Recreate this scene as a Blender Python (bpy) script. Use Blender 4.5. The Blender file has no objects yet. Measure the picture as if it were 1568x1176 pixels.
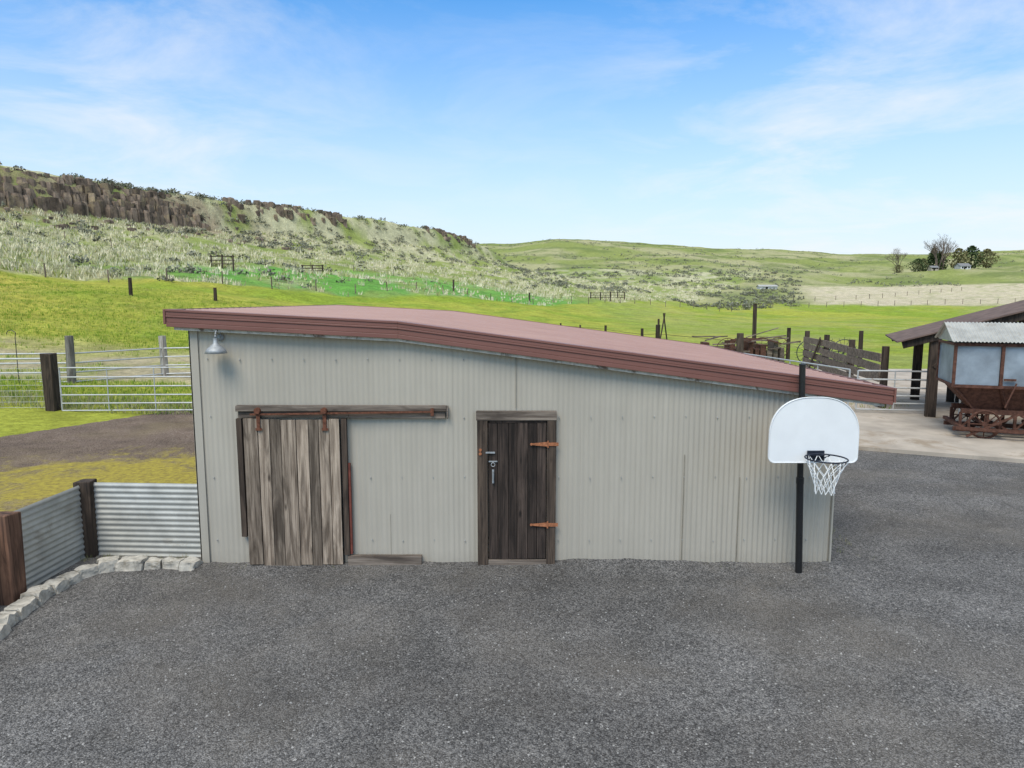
import bpy, math, random
import numpy as np
from mathutils import Vector, Matrix
random.seed(7); rng=np.random.default_rng(7)
D=bpy.data; scene=bpy.context.scene
R=random.random
def U(a,b): return random.uniform(a,b)

# ------------------------------------------------------------ mesh builder
class MB:
    def __init__(s): s.v=[];s.f=[];s.m=[];s.q=[]
    def face(s,pts,m=0,var=None):
        b=len(s.v); s.v+= [tuple(p) for p in pts]; s.f.append(tuple(range(b,b+len(pts)))); s.m.append(m); s.q.append(R() if var is None else var)
    def hexa(s,p,m=0,var=None):
        var=R() if var is None else var
        b=len(s.v); s.v+=[tuple(a) for a in p]
        for f in ((0,3,2,1),(4,5,6,7),(0,1,5,4),(1,2,6,5),(2,3,7,6),(3,0,4,7)):
            s.f.append(tuple(b+i for i in f)); s.m.append(m); s.q.append(var)
    def box(s,x0,x1,y0,y1,z0,z1,m=0,var=None,jit=0):
        j=lambda: U(-jit,jit) if jit else 0
        s.hexa([(x+j(),y+j(),z+j()) for z in (z0,z1) for x,y in ((x0,y0),(x1,y0),(x1,y1),(x0,y1))],m,var)
    def beam(s,p0,p1,w,h,m=0,var=None,up=(0,0,1)):
        p0=Vector(p0);p1=Vector(p1);d=(p1-p0).normalized();u=Vector(up)
        if abs(d.dot(u))>.98: u=Vector((0,1,0))
        a=d.cross(u).normalized();b=a.cross(d).normalized()
        P=[]
        for p in (p0,p1):
            for i,k in ((-1,-1),(1,-1),(1,1),(-1,1)): P.append(p+a*(i*w/2)+b*(k*h/2))
        s.hexa(P,m,var)
    def cyl(s,p0,p1,r0,r1=None,n=8,m=0,var=None,cap=True):
        r1=r0 if r1 is None else r1; var=R() if var is None else var
        p0=Vector(p0);p1=Vector(p1);d=(p1-p0).normalized();u=Vector((0,0,1)) if abs(d.z)<.95 else Vector((1,0,0))
        a=d.cross(u).normalized();b=a.cross(d)
        B=len(s.v)
        for p,r in ((p0,r0),(p1,r1)):
            for i in range(n):
                t=2*math.pi*i/n; s.v.append(tuple(p+a*(r*math.cos(t))+b*(r*math.sin(t))))
        for i in range(n):
            k=(i+1)%n; s.f.append((B+i,B+k,B+n+k,B+n+i)); s.m.append(m); s.q.append(var)
        if cap:
            s.f.append(tuple(B+i for i in range(n))[::-1]); s.m.append(m); s.q.append(var)
            s.f.append(tuple(B+n+i for i in range(n))); s.m.append(m); s.q.append(var)
    def path(s,pts,r,n=8,m=0,var=.5):
        for a,b in zip(pts[:-1],pts[1:]): s.cyl(a,b,r,r,n,m,var)
    def ring(s,c,r,t,n=24,axis='z',m=0,k=6):
        pts=[]
        for i in range(n+1):
            a=2*math.pi*i/n
            if axis=='z': pts.append((c[0]+r*math.cos(a),c[1]+r*math.sin(a),c[2]))
            elif axis=='y': pts.append((c[0]+r*math.cos(a),c[1],c[2]+r*math.sin(a)))
            else: pts.append((c[0],c[1]+r*math.cos(a),c[2]+r*math.sin(a)))
        s.path(pts,t,k,m)
    def grid(s,rows,m=0,var=.5):
        B=len(s.v);nr=len(rows);nc=len(rows[0])
        for r in rows: s.v+=[tuple(p) for p in r]
        for i in range(nr-1):
            for j in range(nc-1):
                a=B+i*nc+j; s.f.append((a,a+1,a+nc+1,a+nc)); s.m.append(m); s.q.append(var)
    def build(s,name,mats,parent=None,smooth=False,bevel=0):
        me=D.meshes.new(name); me.from_pydata(s.v,[],s.f)
        for mt in mats: me.materials.append(mt)
        me.polygons.foreach_set('material_index',s.m)
        at=me.attributes.new('var','FLOAT','FACE'); at.data.foreach_set('value',s.q)
        if smooth: me.polygons.foreach_set('use_smooth',[True]*len(s.f))
        me.update()
        o=D.objects.new(name,me); scene.collection.objects.link(o)
        if parent: o.parent=parent
        if bevel:
            b=o.modifiers.new('bev','BEVEL'); b.width=bevel; b.segments=2; b.limit_method='ANGLE'
        return o
def empty(name):
    o=D.objects.new(name,None); scene.collection.objects.link(o); return o
def pivot(o,p,deg,shift=(0,0,0)):
    P=Vector((p[0],p[1],0)); o.matrix_world=Matrix.Translation(P+Vector(shift))@Matrix.Rotation(math.radians(deg),4,'Z')@Matrix.Translation(-P)

# ------------------------------------------------------------ materials
class NT:
    def __init__(s,name):
        s.mat=D.materials.new(name); s.mat.use_nodes=True; s.t=s.mat.node_tree; s.n=s.t.nodes; s.l=s.t.links
        s.p=s.n['Principled BSDF']; s.tc=s.n.new('ShaderNodeTexCoord')
    def inp(s,node,i,val):
        if isinstance(val,bpy.types.NodeSocket): s.l.new(val,node.inputs[i])
        elif val is not None: node.inputs[i].default_value=val
    def mapping(s,scale,off=None,loc=(0,0,0)):
        m=s.n.new('ShaderNodeMapping'); s.l.new(s.tc.outputs['Object'],m.inputs[0]); m.inputs['Scale'].default_value=scale
        if off is not None: s.l.new(off,m.inputs['Location'])
        else: m.inputs['Location'].default_value=loc
        return m.outputs[0]
    def noise(s,vec,scale,detail=4,rough=.55,dist=0):
        n=s.n.new('ShaderNodeTexNoise'); s.l.new(vec,n.inputs['Vector']); n.inputs['Scale'].default_value=scale; n.inputs['Detail'].default_value=detail; n.inputs['Roughness'].default_value=rough; n.inputs['Distortion'].default_value=dist
        return n.outputs['Fac']
    def vor(s,vec,scale,feat='F1'):
        n=s.n.new('ShaderNodeTexVoronoi'); n.feature=feat; s.l.new(vec,n.inputs['Vector']); n.inputs['Scale'].default_value=scale; return n
    def ramp(s,fac,stops):
        n=s.n.new('ShaderNodeValToRGB'); s.l.new(fac,n.inputs[0]); e=n.color_ramp.elements
        while len(e)<len(stops): e.new(.5)
        for el,(p,c) in zip(e,stops):
            el.position=p; el.color=(c,c,c,1) if isinstance(c,(int,float)) else (*c,1)
        return n.outputs[0]
    def mix(s,f,a,b,mode='MIX'):
        n=s.n.new('ShaderNodeMix'); n.data_type='RGBA'; n.blend_type=mode
        s.inp(n,0,f)
        for i,x in ((6,a),(7,b)):
            if isinstance(x,tuple): x=(*x,1) if len(x)==3 else x
            s.inp(n,i,x)
        return n.outputs[2]
    def math(s,op,a,b=None,clamp=False):
        n=s.n.new('ShaderNodeMath'); n.operation=op; n.use_clamp=clamp; s.inp(n,0,a); s.inp(n,1,b); return n.outputs[0]
    def attr(s,name,out='Fac'):
        n=s.n.new('ShaderNodeAttribute'); n.attribute_name=name; return n.outputs[out]
    def bump(s,h,st,dist=.01):
        n=s.n.new('ShaderNodeBump'); s.l.new(h,n.inputs['Height']); n.inputs['Strength'].default_value=st; n.inputs['Distance'].default_value=dist
        s.l.new(n.outputs[0],s.p.inputs['Normal'])
    def out(s,col,rough=.8,metal=0,spec=.3):
        s.inp(s.p,'Base Color',(*col,1) if isinstance(col,tuple) else col); s.inp(s.p,'Roughness',rough); s.inp(s.p,'Metallic',metal); s.p.inputs['Specular IOR Level'].default_value=spec
        return s.mat

def wood(name,light,dark,axis=2,amount=1.0,vb=.75):
    s=NT(name); var=s.attr('var')
    comb=s.n.new('ShaderNodeCombineXYZ'); k=s.math('MULTIPLY',var,37.0); s.l.new(k,comb.inputs[0]); s.l.new(k,comb.inputs[1]); s.l.new(k,comb.inputs[2])
    sc=[22,22,22]; sc[axis]=.9
    v=s.mapping(tuple(sc),comb.outputs[0])
    g=s.noise(v,1.6,8,.65,.6)
    sc2=[7,7,7]; sc2[axis]=1.1
    g2=s.noise(s.mapping(tuple(sc2),comb.outputs[0]),.9,4,.6,1.2)
    f=s.ramp(g,[(.32,0),(.62,1)])
    c=s.mix(f,dark,light)
    c=s.mix(s.ramp(g2,[(.35,.7*amount),(.58,0)]),c,tuple(x*.45 for x in dark))
    sc3=[6,6,6]; sc3[axis]=2.2
    kn=s.vor(s.mapping(tuple(sc3),comb.outputs[0]),.9); 
    c=s.mix(s.ramp(kn.outputs['Distance'],[(.05,.85),(.14,0)]),c,tuple(x*.3 for x in dark))
    br=s.math('ADD',s.math('MULTIPLY',var,vb),1-vb/2)
    cc=s.n.new('ShaderNodeCombineColor'); [s.l.new(br,cc.inputs[i]) for i in range(3)]
    c=s.mix(1.0,c,cc.outputs[0],'MULTIPLY')
    s.bump(g,.6,.006)
    return s.out(c,.88)
def plain(name,col,rough=.7,metal=0,var=.25,scale=6,spec=.3,bump=0,rust=None,rustamt=.55):
    s=NT(name); v=s.mapping((1,1,1))
    n=s.noise(v,scale,6,.6); c=s.mix(s.ramp(n,[(.3,0),(.7,1)]),tuple(x*(1-var) for x in col),tuple(min(1,x*(1+var)) for x in col))
    if rust:
        n2=s.noise(v,scale*.6,8,.7,.5); c=s.mix(s.ramp(n2,[(rustamt,0),(rustamt+.1,1)]),c,rust)
    if bump: s.bump(n,bump,.02)
    return s.out(c,rough,metal,spec)

m_wood_grey=wood('weathered_grey_wood',(.39,.31,.235),(.10,.070,.048),2,1.0,.9)
m_wood_greyx=wood('weathered_beam_wood',(.27,.22,.175),(.085,.062,.048),0)
m_wood_dark=wood('dark_door_wood',(.085,.060,.047),(.02,.015,.012))
m_wood_post=wood('post_wood',(.11,.078,.056),(.03,.022,.017))
m_wood_postred=wood('old_tie_wood',(.19,.10,.062),(.035,.02,.015))
m_wood_pale=wood('pale_post_wood',(.42,.39,.34),(.18,.15,.125))
m_wood_plank=wood('fence_plank_wood',(.26,.20,.155),(.08,.06,.045),0)
m_rust=plain('rusty_iron',(.15,.06,.035),.85,.2,.5,25,bump=.3)
m_rustdark=plain('rusty_brown_steel',(.11,.05,.033),.8,.2,.5,12)
m_hinge=plain('rusty_hinge_iron',(.36,.14,.065),.8,.1,.5,30)
m_redtrim=plain('faded_red_metal',(.17,.05,.035),.7,.1,.4,8)
m_black=plain('black_pole_paint',(.012,.012,.013),.35,0,.2,8,.5)
m_white=plain('white_board_plastic',(.80,.80,.79),.3,0,.04,3,.5)
m_net=plain('net_cord',(.78,.78,.76),.8,0,.05,30)
m_rim=plain('rim_steel',(.03,.035,.05),.5,.4,.3,20)
m_galv=plain('galvanized_steel',(.36,.37,.37),.58,.45,.25,14)
m_gate=plain('gate_tube_steel',(.48,.48,.46),.45,.3,.15,5,rust=(.2,.1,.05),rustamt=.64)
m_blackin=plain('dark_gap',(.006,.006,.006),.9)
m_fasciawood=plain('pale_trim_wood',(.50,.45,.38),.8,0,.3,9,rust=(.16,.11,.08),rustamt=.54)
m_stone=plain('edging_stone',(.46,.425,.36),.9,0,.3,11,bump=1.0,rust=(.24,.215,.17),rustamt=.56)
m_conc=plain('concrete',(.42,.36,.29),.9,0,.2,1.3,bump=.3,rust=(.31,.245,.175),rustamt=.54)

def painted_wall():
    s=NT('painted_sheet_metal'); var=s.attr('var')
    st=s.noise(s.mapping((9,9,.7)),1.2,5,.6,.3); bl=s.noise(s.mapping((1,1,1)),1.1,4,.6)
    c=s.mix(s.ramp(st,[(.3,0),(.75,1)]),(.405,.367,.300),(.455,.413,.340))
    c=s.mix(s.ramp(bl,[(.35,.35),(.65,0)]),c,(.365,.332,.275))
    rs=s.noise(s.mapping((14,14,5)),1.5,6,.7,1); c=s.mix(s.ramp(rs,[(.70,0),(.78,.5)]),c,(.24,.17,.11))
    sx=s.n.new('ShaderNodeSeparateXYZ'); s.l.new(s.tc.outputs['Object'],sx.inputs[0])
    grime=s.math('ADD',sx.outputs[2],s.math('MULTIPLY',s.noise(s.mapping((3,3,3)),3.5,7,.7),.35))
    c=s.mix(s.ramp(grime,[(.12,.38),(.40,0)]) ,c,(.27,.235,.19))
    br=s.math('ADD',s.math('MULTIPLY',var,.06),.97); cc=s.n.new('ShaderNodeCombineColor'); [s.l.new(br,cc.inputs[i]) for i in range(3)]
    c=s.mix(1.0,c,cc.outputs[0],'MULTIPLY')
    return s.out(c,.55,0,.25)
m_wall=painted_wall()
def roofmat(name,c1,c2,rough):
    s=NT(name); n=s.noise(s.mapping((.6,3,3)),1.5,6,.65); c=s.mix(s.ramp(n,[(.3,0),(.7,1)]),c1,c2)
    n2=s.noise(s.mapping((1,1,1)),.8,4); return s.out(c,s.ramp(n2,[(.3,rough-.08),(.7,rough+.1)]),0,.5)
m_roof=roofmat('red_roof_metal',(.31,.178,.148),(.39,.24,.20),.42)
m_fascia=roofmat('red_fascia_metal',(.165,.066,.050),(.21,.088,.068),.45)
m_corr=plain('galvanized_corrugated',(.45,.44,.395),.5,.25,.2,3,rust=(.33,.30,.25),rustamt=.6)
m_wagonpanel=plain('blue_grey_sheet',(.26,.30,.33),.5,.2,.35,1.6,rust=(.18,.12,.085),rustamt=.60)

def gravel(name,c0,c1,c2,patch,moss=None):
    s=NT(name); v=s.mapping((1,1,1))
    a=s.vor(v,78); b=s.vor(v,40)
    sp=s.n.new('ShaderNodeSeparateColor'); s.l.new(a.outputs['Color'],sp.inputs[0])
    sp2=s.n.new('ShaderNodeSeparateColor'); s.l.new(b.outputs['Color'],sp2.inputs[0])
    t=s.math('ADD',s.math('MULTIPLY',sp.outputs[0],.6),s.math('MULTIPLY',sp2.outputs[1],.4))
    c=s.ramp(t,[(.12,c0),(.5,c1),(.9,c2)])
    L=s.noise(v,.45,5,.6,.4); c=s.mix(s.ramp(L,[(.46,0),(.66,.55)]),c,patch)
    L2=s.noise(s.mapping((1,1,1),loc=(9,4,0)),1.3,6,.7); mul=s.ramp(L2,[(.3,.72),(.7,1.16)]); c=s.mix(1.0,c,mul,'MULTIPLY')
    L3=s.noise(s.mapping((.35,1,1),loc=(3,7,0)),.5,3,.5); c=s.mix(1.0,c,s.ramp(L3,[(.35,.80),(.6,1.06)]),'MULTIPLY')
    crev=s.ramp(a.outputs['Distance'],[(.35,1),(.75,.35)]); c=s.mix(.8,c,crev,'MULTIPLY')
    if moss:
        sx=s.n.new('ShaderNodeSeparateXYZ'); s.l.new(s.tc.outputs['Object'],sx.inputs[0])
        dx=s.math('MULTIPLY',s.math('SUBTRACT',sx.outputs[0],moss[0]),1/moss[2]); dy=s.math('MULTIPLY',s.math('SUBTRACT',sx.outputs[1],moss[1]),1/moss[3])
        r=s.math('ADD',s.math('MULTIPLY',dx,dx),s.math('MULTIPLY',dy,dy))
        r=s.math('MULTIPLY',s.math('SQRT',r),.20)
        m=s.math('SUBTRACT',s.noise(v,1.1,9,.78,.6),r)
        f=s.ramp(m,[(.17,0),(.34,.95)])
        mc=s.mix(s.ramp(s.noise(v,9,6,.7),[(.3,0),(.6,1)]),(.20,.15,.05),(.44,.36,.06))
        c=s.mix(f,c,mc)
    hh=s.math('MULTIPLY',a.outputs['Distance'],-1.0)
    s.bump(hh,.9,.012)
    return s.out(c,.95,0,.12)
m_gravel=gravel('grey_gravel',(.090,.086,.082),(.198,.189,.180),(.36,.342,.318),(.235,.208,.175))
m_gravelb=gravel('brown_gravel',(.12,.080,.058),(.25,.182,.138),(.40,.32,.25),(.27,.21,.12),moss=(-7.6,12.9,2.4,1.6))

# ------------------------------------------------------------ terrain functions
def hsh(i,j,s):
    a=np.sin(i*127.1+j*311.7+s*74.7)*43758.5453; return a-np.floor(a)
def vn(x,y,s=0):
    xi=np.floor(x);yi=np.floor(y);fx=x-xi;fy=y-yi;fx=fx*fx*(3-2*fx);fy=fy*fy*(3-2*fy)
    return (hsh(xi,yi,s)*(1-fx)+hsh(xi+1,yi,s)*fx)*(1-fy)+(hsh(xi,yi+1,s)*(1-fx)+hsh(xi+1,yi+1,s)*fx)*fy
def fbm(x,y,s=0,o=4):
    r=0;a=.5;t=0
    for k in range(o): r=r+a*vn(x*2**k,y*2**k,s+k);t+=a;a*=.5
    return r/t
def ss(a,b,x):
    t=np.clip((x-a)/(b-a),0,1); return t*t*(3-2*t)
def SC(X,Y):
    s=(X+87)*.879-(Y-120)*.477; t=(X+87)*.477+(Y-120)*.879; return s,t
hs=[-400,-60,-8,0,1.5,5,12,30,60,80,100,114,400]; hz=[30,27,26.6,26,24.8,18.6,16.2,11.8,6.9,3.7,1.0,0,0]
eu=[-1.5,-.2,0,.065,.2,.3,.4,.49,.6,.75,1.5]; ez=[.075,.077,.081,.089,.0815,.075,.071,.066,.066,.0725,.075]
def TZ(X,Y):
    X=np.asarray(X,float);Y=np.asarray(Y,float)
    s,t=SC(X,Y)
    h=np.interp(s,hs,hz)*(1-ss(235,340,Y+.25*np.clip(s,0,80)))
    h=h+6*np.clip(-s/25,0,1)*np.clip((35-t)/50,0,1)
    cf=ss(40,75,t)*np.exp(-((s-4)/7.0)**2)*ss(-4,4,s)*2.0
    h=h+cf
    hill=ss(112,70,s)*ss(330,240,Y)
    h=h+hill*((fbm(X/14,Y/14,3)-.5)*2.2+(fbm(X/3.5,Y/3.5,8,2)-.5)*.5)
    u=X/np.maximum(Y,1.0)
    E=np.interp(u,eu,ez)
    yy=np.clip((Y-150)/500,0,None)
    far=(3.5+650*E)*np.where(yy<1,yy**1.12,1-.02*(yy-1))
    far=far+ss(180,420,Y)*((fbm(X/95,Y/110,21)-.5)*17*ss(650,430,Y)+(fbm(X/22,Y/26,27)-.5)*3.2)
    z=np.maximum(h,far)+ .0
    k=3.0; z=k*np.log(np.exp(np.clip(h/k,-50,200))+np.exp(np.clip(far/k,-50,200)))-k*math.log(2)*np.exp(-np.abs(h-far)/k)*1.0
    z=np.where((np.abs(far)<1e-6)|(Y<150),h,z)
    z=z+ss(26,60,Y)*(fbm(X/16,Y/16,5)-.5)*.5*ss(0,1,Y/60)
    return z
def tz(x,y): return float(TZ(x,y))
ys=[-60,-40,-25,-12,-4,0]; y=0
while y<3200: y+=.45+y*.0095; ys.append(y)
ys=np.array(ys); cs=np.concatenate([np.linspace(-1.9,-.85,60)[:-1],np.linspace(-.85,.85,760),np.linspace(.85,1.9,60)[1:]])
Yg,Cg=np.meshgrid(ys,cs,indexing='ij'); Xg=Cg*(np.maximum(Yg,0)+40)
Zg=TZ(Xg,Yg)
nr,nc=Yg.shape
co=np.stack([Xg,Yg,Zg],-1).reshape(-1,3)
idx=np.arange(nr*nc).reshape(nr,nc)
F=np.stack([idx[:-1,:-1],idx[:-1,1:],idx[1:,1:],idx[1:,:-1]],-1).reshape(-1,4)
me=D.meshes.new('ground'); me.vertices.add(len(co)); me.vertices.foreach_set('co',co.ravel())
me.loops.add(F.size); me.loops.foreach_set('vertex_index',F.ravel().astype(np.int32)); me.polygons.add(len(F))
me.polygons.foreach_set('loop_start',np.arange(0,F.size,4,dtype=np.int32)); me.polygons.foreach_set('loop_total',np.full(len(F),4,dtype=np.int32))
me.update(calc_edges=True); me.polygons.foreach_set('use_smooth',[True]*len(F))
def mixc(a,b,f): return a*(1-f[...,None])+np.array(b)*f[...,None]
def sbound(Y): return np.interp(Y,[40,62,75,108,160],[60,62,70,84,86])
def masks(X,Y):
    s,t=SC(X,Y); n=fbm(X/9,Y/9,40)
    sb=sbound(Y)+(n-.5)*9
    hill=ss(1.5,-1.5,s-sb)
    farm=ss(176,186,Y+(n-.5)*16)
    return s,t,hill,farm
def strip(X,Y):
    n=fbm(X/2.6,Y/2.6,60,3); return ss(25,27,Y+(n-.5)*4)*ss(37,33,Y+(n-.5)*5)*ss(-3,-6,X)*(.45+.55*ss(.35,.6,n))
def greenpatch(X,Y):
    s,t=SC(X,Y); n=fbm(X/8,Y/8,55); s=s+(n-.5)*18; return ss(49,60,s)*ss(72,86,Y+(n-.5)*14)*ss(145,122,Y)
def colour(X,Y):
    s,t,hill,farm=masks(X,Y)
    n1=fbm(X/11,Y/11,50); n2=fbm(X/2.6,Y/2.6,60,3); n3=fbm(X/40,Y/60,70)
    c=np.ones(X.shape+(3,))*np.array([.245,.325,.034])
    c=mixc(c,[.39,.39,.06],ss(.42,.62,n1)*.75)
    c=mixc(c,[.165,.27,.032],ss(.55,.75,n2)*.5)
    c=mixc(c,[.45,.39,.075],ss(-16,-42,X)*ss(.32,.55,n3*.5+n1*.5)*.8)
    c=mixc(c,[.38,.37,.13],ss(5,25,X)*ss(.4,.6,n2*.4+n3*.6)*.5)
    c=mixc(c,[.46,.38,.25],strip(X,Y)*.9)
    hc=np.ones(X.shape+(3,))*np.array([.26,.305,.085])
    hc=mixc(hc,[.50,.47,.30],ss(.38,.58,fbm(X/7,Y/10,80)*.6+n2*.4)*.9)
    hc=mixc(hc,[.19,.25,.06],ss(.52,.70,n1)*.65)
    hc=mixc(hc,[.24,.18,.125],ss(16,6,s)*ss(-1,2,s)*ss(62,35,t)*.75*ss(.3,.5,n2))
    hc=mixc(hc,[.13,.33,.055],greenpatch(X,Y)*(.3+.65*ss(.32,.5,n1*.5+n2*.5)))
    c=c*(1-hill[...,None])+hc*hill[...,None]
    fc=np.ones(X.shape+(3,))*np.array([.245,.28,.08])
    fc=mixc(fc,[.42,.385,.22],ss(.40,.60,n3*.5+fbm(X/30,Y/30,90)*.5)*.75)
    fc=mixc(fc,[.15,.19,.055],ss(.48,.66,fbm(X/18,Y/18,95))*.7)
    u=X/np.maximum(Y,1)
    pf=ss(.40,.47,u+(n1-.5)*.08)*ss(172,182,Y)*ss(268,255,Y+(n3-.5)*30)
    fc=mixc(fc,[.58,.50,.35],pf*.9*(.6+.4*ss(.3,.5,n2)))
    farm=farm*(1-hill)
    farm=np.maximum(farm,ss(300,330,Y))
    c=c*(1-farm[...,None])+fc*farm[...,None]
    return c
col=colour(Xg,Yg).reshape(-1,3); col=np.concatenate([np.clip(col,0,1),np.ones((len(col),1))],1)
ca=me.color_attributes.new('Col','FLOAT_COLOR','POINT'); ca.data.foreach_set('color',col.ravel())
s=NT('meadow_and_hills'); v=s.mapping((1,1,1)); c=s.attr('Col','Color')
c=s.mix(1.0,c,s.ramp(s.noise(v,3.5,6,.75),[(.3,.60),(.7,1.38)]),'MULTIPLY')
c=s.mix(1.0,c,s.ramp(s.noise(v,.55,6,.7),[(.3,.70),(.7,1.24)]),'MULTIPLY')
s.bump(s.noise(v,2.2,6,.8),.8,.25)
me.materials.append(s.out(c,.95,0,.1))
ground=D.objects.new('ground',me); scene.collection.objects.link(ground)

# ------------------------------------------------------------ yard sheets
def sheet(name,outline,z,mat,thick=0):
    mb=MB(); P=[(x,y,z) for x,y in outline]; mb.face(P,0,.5)
    if thick:
        n=len(P)
        for i in range(n):
            a=P[i];b=P[(i+1)%n]; mb.face([(a[0],a[1],z-thick),(b[0],b[1],z-thick),b,a],0,.5)
    return mb.build(name,[mat])
def wob(pts,step=.4,amp=.12):
    o=[]
    for a,b in zip(pts,pts[1:]+pts[:1]):
        L=math.dist(a,b); n=max(1,int(L/step))
        for i in range(n):
            t=i/n; x=a[0]+(b[0]-a[0])*t; y=a[1]+(b[1]-a[1])*t
            o.append((x+(float(vn(x*1.3,y*1.3,3))-.5)*2*amp,y+(float(vn(x*1.3,y*1.3,9))-.5)*2*amp))
    return o
sheet('gravel_yard',wob([(-14,-6),(26,-6),(26,13),(9,18.5),(9,34),(4,34),(-4.0,18),(-4.3,9.15),(-6.2,9.3),(-8,9)]),.004,m_gravel)
sheet('dirt_yard',wob([(-40,4),(-7,3),(-6.0,9.3),(-3,9.6),(-2,20),(-9,21.6),(-14,21.0),(-40,20)],.4,.25),.008,m_gravelb)
sheet('concrete_pad',[(6.6,16.45),(15.0,12.62),(26,12.62),(26,34),(9.5,34),(9.5,20.5),(6.6,20)],.09,m_conc,.1)
# gravel banked against the shed base
mb=MB(); rows=[]
for j in range(7):
    row=[]
    for i in range(421):
        x=-4.15+8.5*i/420; y_=8.36+.065*j; pr=(j/6)**1.6
        hgt=.012+.055*pr*float(.35+1.0*vn(np.array(x*1.1),np.array(2.2),12)) + .012*(float(vn(np.array(x*14.),np.array(y_*14.),15))-.5)*(j>0)
        if j==0: hgt=.0045
        row.append((x,y_,hgt))
    rows.append(row)
mb.grid(rows); mb.build('gravel_bank',[m_gravel])
mb=MB()
def peb(xx,yy,r,z):
    a=U(0,6.28); B=len(mb.v)
    for k in range(4): mb.v.append((xx+r*math.cos(a+k*1.57)*U(.7,1.3),yy+r*math.sin(a+k*1.57)*U(.7,1.3),z+r*U(-.2,.3)))
    mb.v.append((xx+U(-.3,.3)*r,yy+U(-.3,.3)*r,z+r*U(.6,1.0)))
    q=R()
    for k in range(4): mb.f.append((B+k,B+(k+1)%4,B+4)); mb.m.append(0); mb.q.append(q)
for i in range(15000):
    yy=4.2+10*R()**1.6; xx=U(-.85,.85)*(yy+1)
    if -4.2<xx<4.3 and yy>8.35: continue
    if xx<-5.4 and yy>6.0: continue
    peb(xx,yy,U(.005,.013),.006)
s=NT('pebble_stone'); c=s.ramp(s.attr('var'),[(0,(.075,.072,.068)),(.6,(.20,.19,.18)),(1,(.38,.36,.33))]); 
mb.build('gravel_pebbles',[s.out(c,.9)])

# ------------------------------------------------------------ the metal shed
shed=empty('metal_shed'); FY=8.73; BY=16.85; XL=-4.10; XR=4.21
def roofz(x):
    return 3.36+(3.21-3.36)*(x+4.31)/2.88 if x<-1.43 else 3.21+(2.37-3.21)*(x+1.43)/6.25
mb=MB()
seams=[XL,-3.30,-2.42,-1.60,-.78,.05,.88,1.62,2.25,2.98,3.62,XR]
for k in range(len(seams)-1):
    a,b=seams[k],seams[k+1]; off=-.003*(k%2); n=max(6,int((b-a)/.0113)); rows=[[],[],[]]
    for i in range(n+1):
        x=a+(b-a)*i/n+(0.012*(i==n) if k<len(seams)-2 else 0)
        amp=.0036+.0055*float(ss(1.2,3.4,x)); y=FY+off+amp*math.cos(x*2*math.pi/.068)
        y+=.012*math.sin(x*1.7)
        zt=roofz(x)-.07
        rows[0].append((x,y+.01*math.sin(x*9),-.05)); rows[1].append((x,y,1.4)); rows[2].append((x,y,zt))
    mb.grid(rows,0,R())
def sidewall(p0,p1):
    n=int(math.dist(p0,p1)/.0113/1.5); rows=[[],[]]
    dx,dy=(p1[0]-p0[0]),(p1[1]-p0[1]);L=math.hypot(dx,dy)
    for i in range(n+1):
        t=i/n;o=.008*math.cos(t*L*2*math.pi/.068);x=p0[0]+dx*t-dy/L*o;y=p0[1]+dy*t+dx/L*o
        rows[0].append((x,y,-.05));rows[1].append((x,y,roofz(x)-.06))
    mb.grid(rows,0,.5)
sidewall((XL,BY),(XL,FY+.02)); sidewall((XR,FY+.02),(XR,BY)); sidewall((XR,BY),(XL,BY))
mb.build('walls',[m_wall],shed,smooth=True)
mb=MB()
mb.box(XL-.02,XL+.09,FY-.028,FY-.012,0,roofz(XL)-.09,0,.2); mb.box(XL-.022,XL-.006,FY-.028,FY+.1,0,roofz(XL)-.09,0,.2)
mb.box(XR-.005,XR+.016,FY-.03,FY+.08,0,roofz(XR)-.09,0,.4)
mb.build('corner_trim',[m_wall],shed)
mb=MB()
for x,z0,z1 in ((.05,2.12,2.85),(2.25,.02,1.5),(-1.6,.15,.7),(2.98,.02,1.2)):
    mb.box(x-.003,x+.003,FY-.022,FY-.0,z0,z1,0,.0)
mb.build('panel_seams',[plain('dark_seam_paint',(.26,.235,.19),.7)],shed)  # thin strips in a darker tone along the sheet joints
mb=MB()
for x in np.arange(XL+.2,XR,.41):
    for z in (.35,1.2,2.0,2.75):
        if z<roofz(x)-.3 and not(-3.6<x<-2.1 and z<2.1) and not(-.5<x<.6 and z<2.1):
            mb.cyl((x,FY-.026,z+U(-.02,.02)),(x,FY-.0,z),.006,.006,6)
mb.build('screws',[m_galv],shed)
# roof
mb=MB(); RF=8.60; RB=17.0; xs=[-4.31,-1.43,4.82]
prof=[]; yy=RF
while yy<RB:
    prof+= [(yy,0),(yy+.02,.022),(yy+.045,.022),(yy+.065,0),(yy+.115,.0),(yy+.118,.004),(yy+.132,.004),(yy+.135,0)]; yy+=.2286
prof.append((RB,0))
rows=[[(x,p,roofz(x)+q) for p,q in prof] for x in xs]
mb.grid(rows,0,.5)
rows=[[(x,p,roofz(x)-.03) for p in (RB,RF)] for x in xs]; mb.grid(rows,0,.5)
mb.build('roof_sheets',[m_roof],shed)
mb=MB()
def follow(y0,y1,dz0,dz1,x0=-4.33,x1=4.84,m=0):
    X=[x0,-1.43,x1]
    for a,b in zip(X[:-1],X[1:]):
        mb.hexa([(x,y,roofz(x)+d) for x,y,d in ((a,y0,dz0),(b,y0,dz0),(b,y1,dz0),(a,y1,dz0),(a,y0,dz1),(b,y0,dz1),(b,y1,dz1),(a,y1,dz1))],m,.5)
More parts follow.
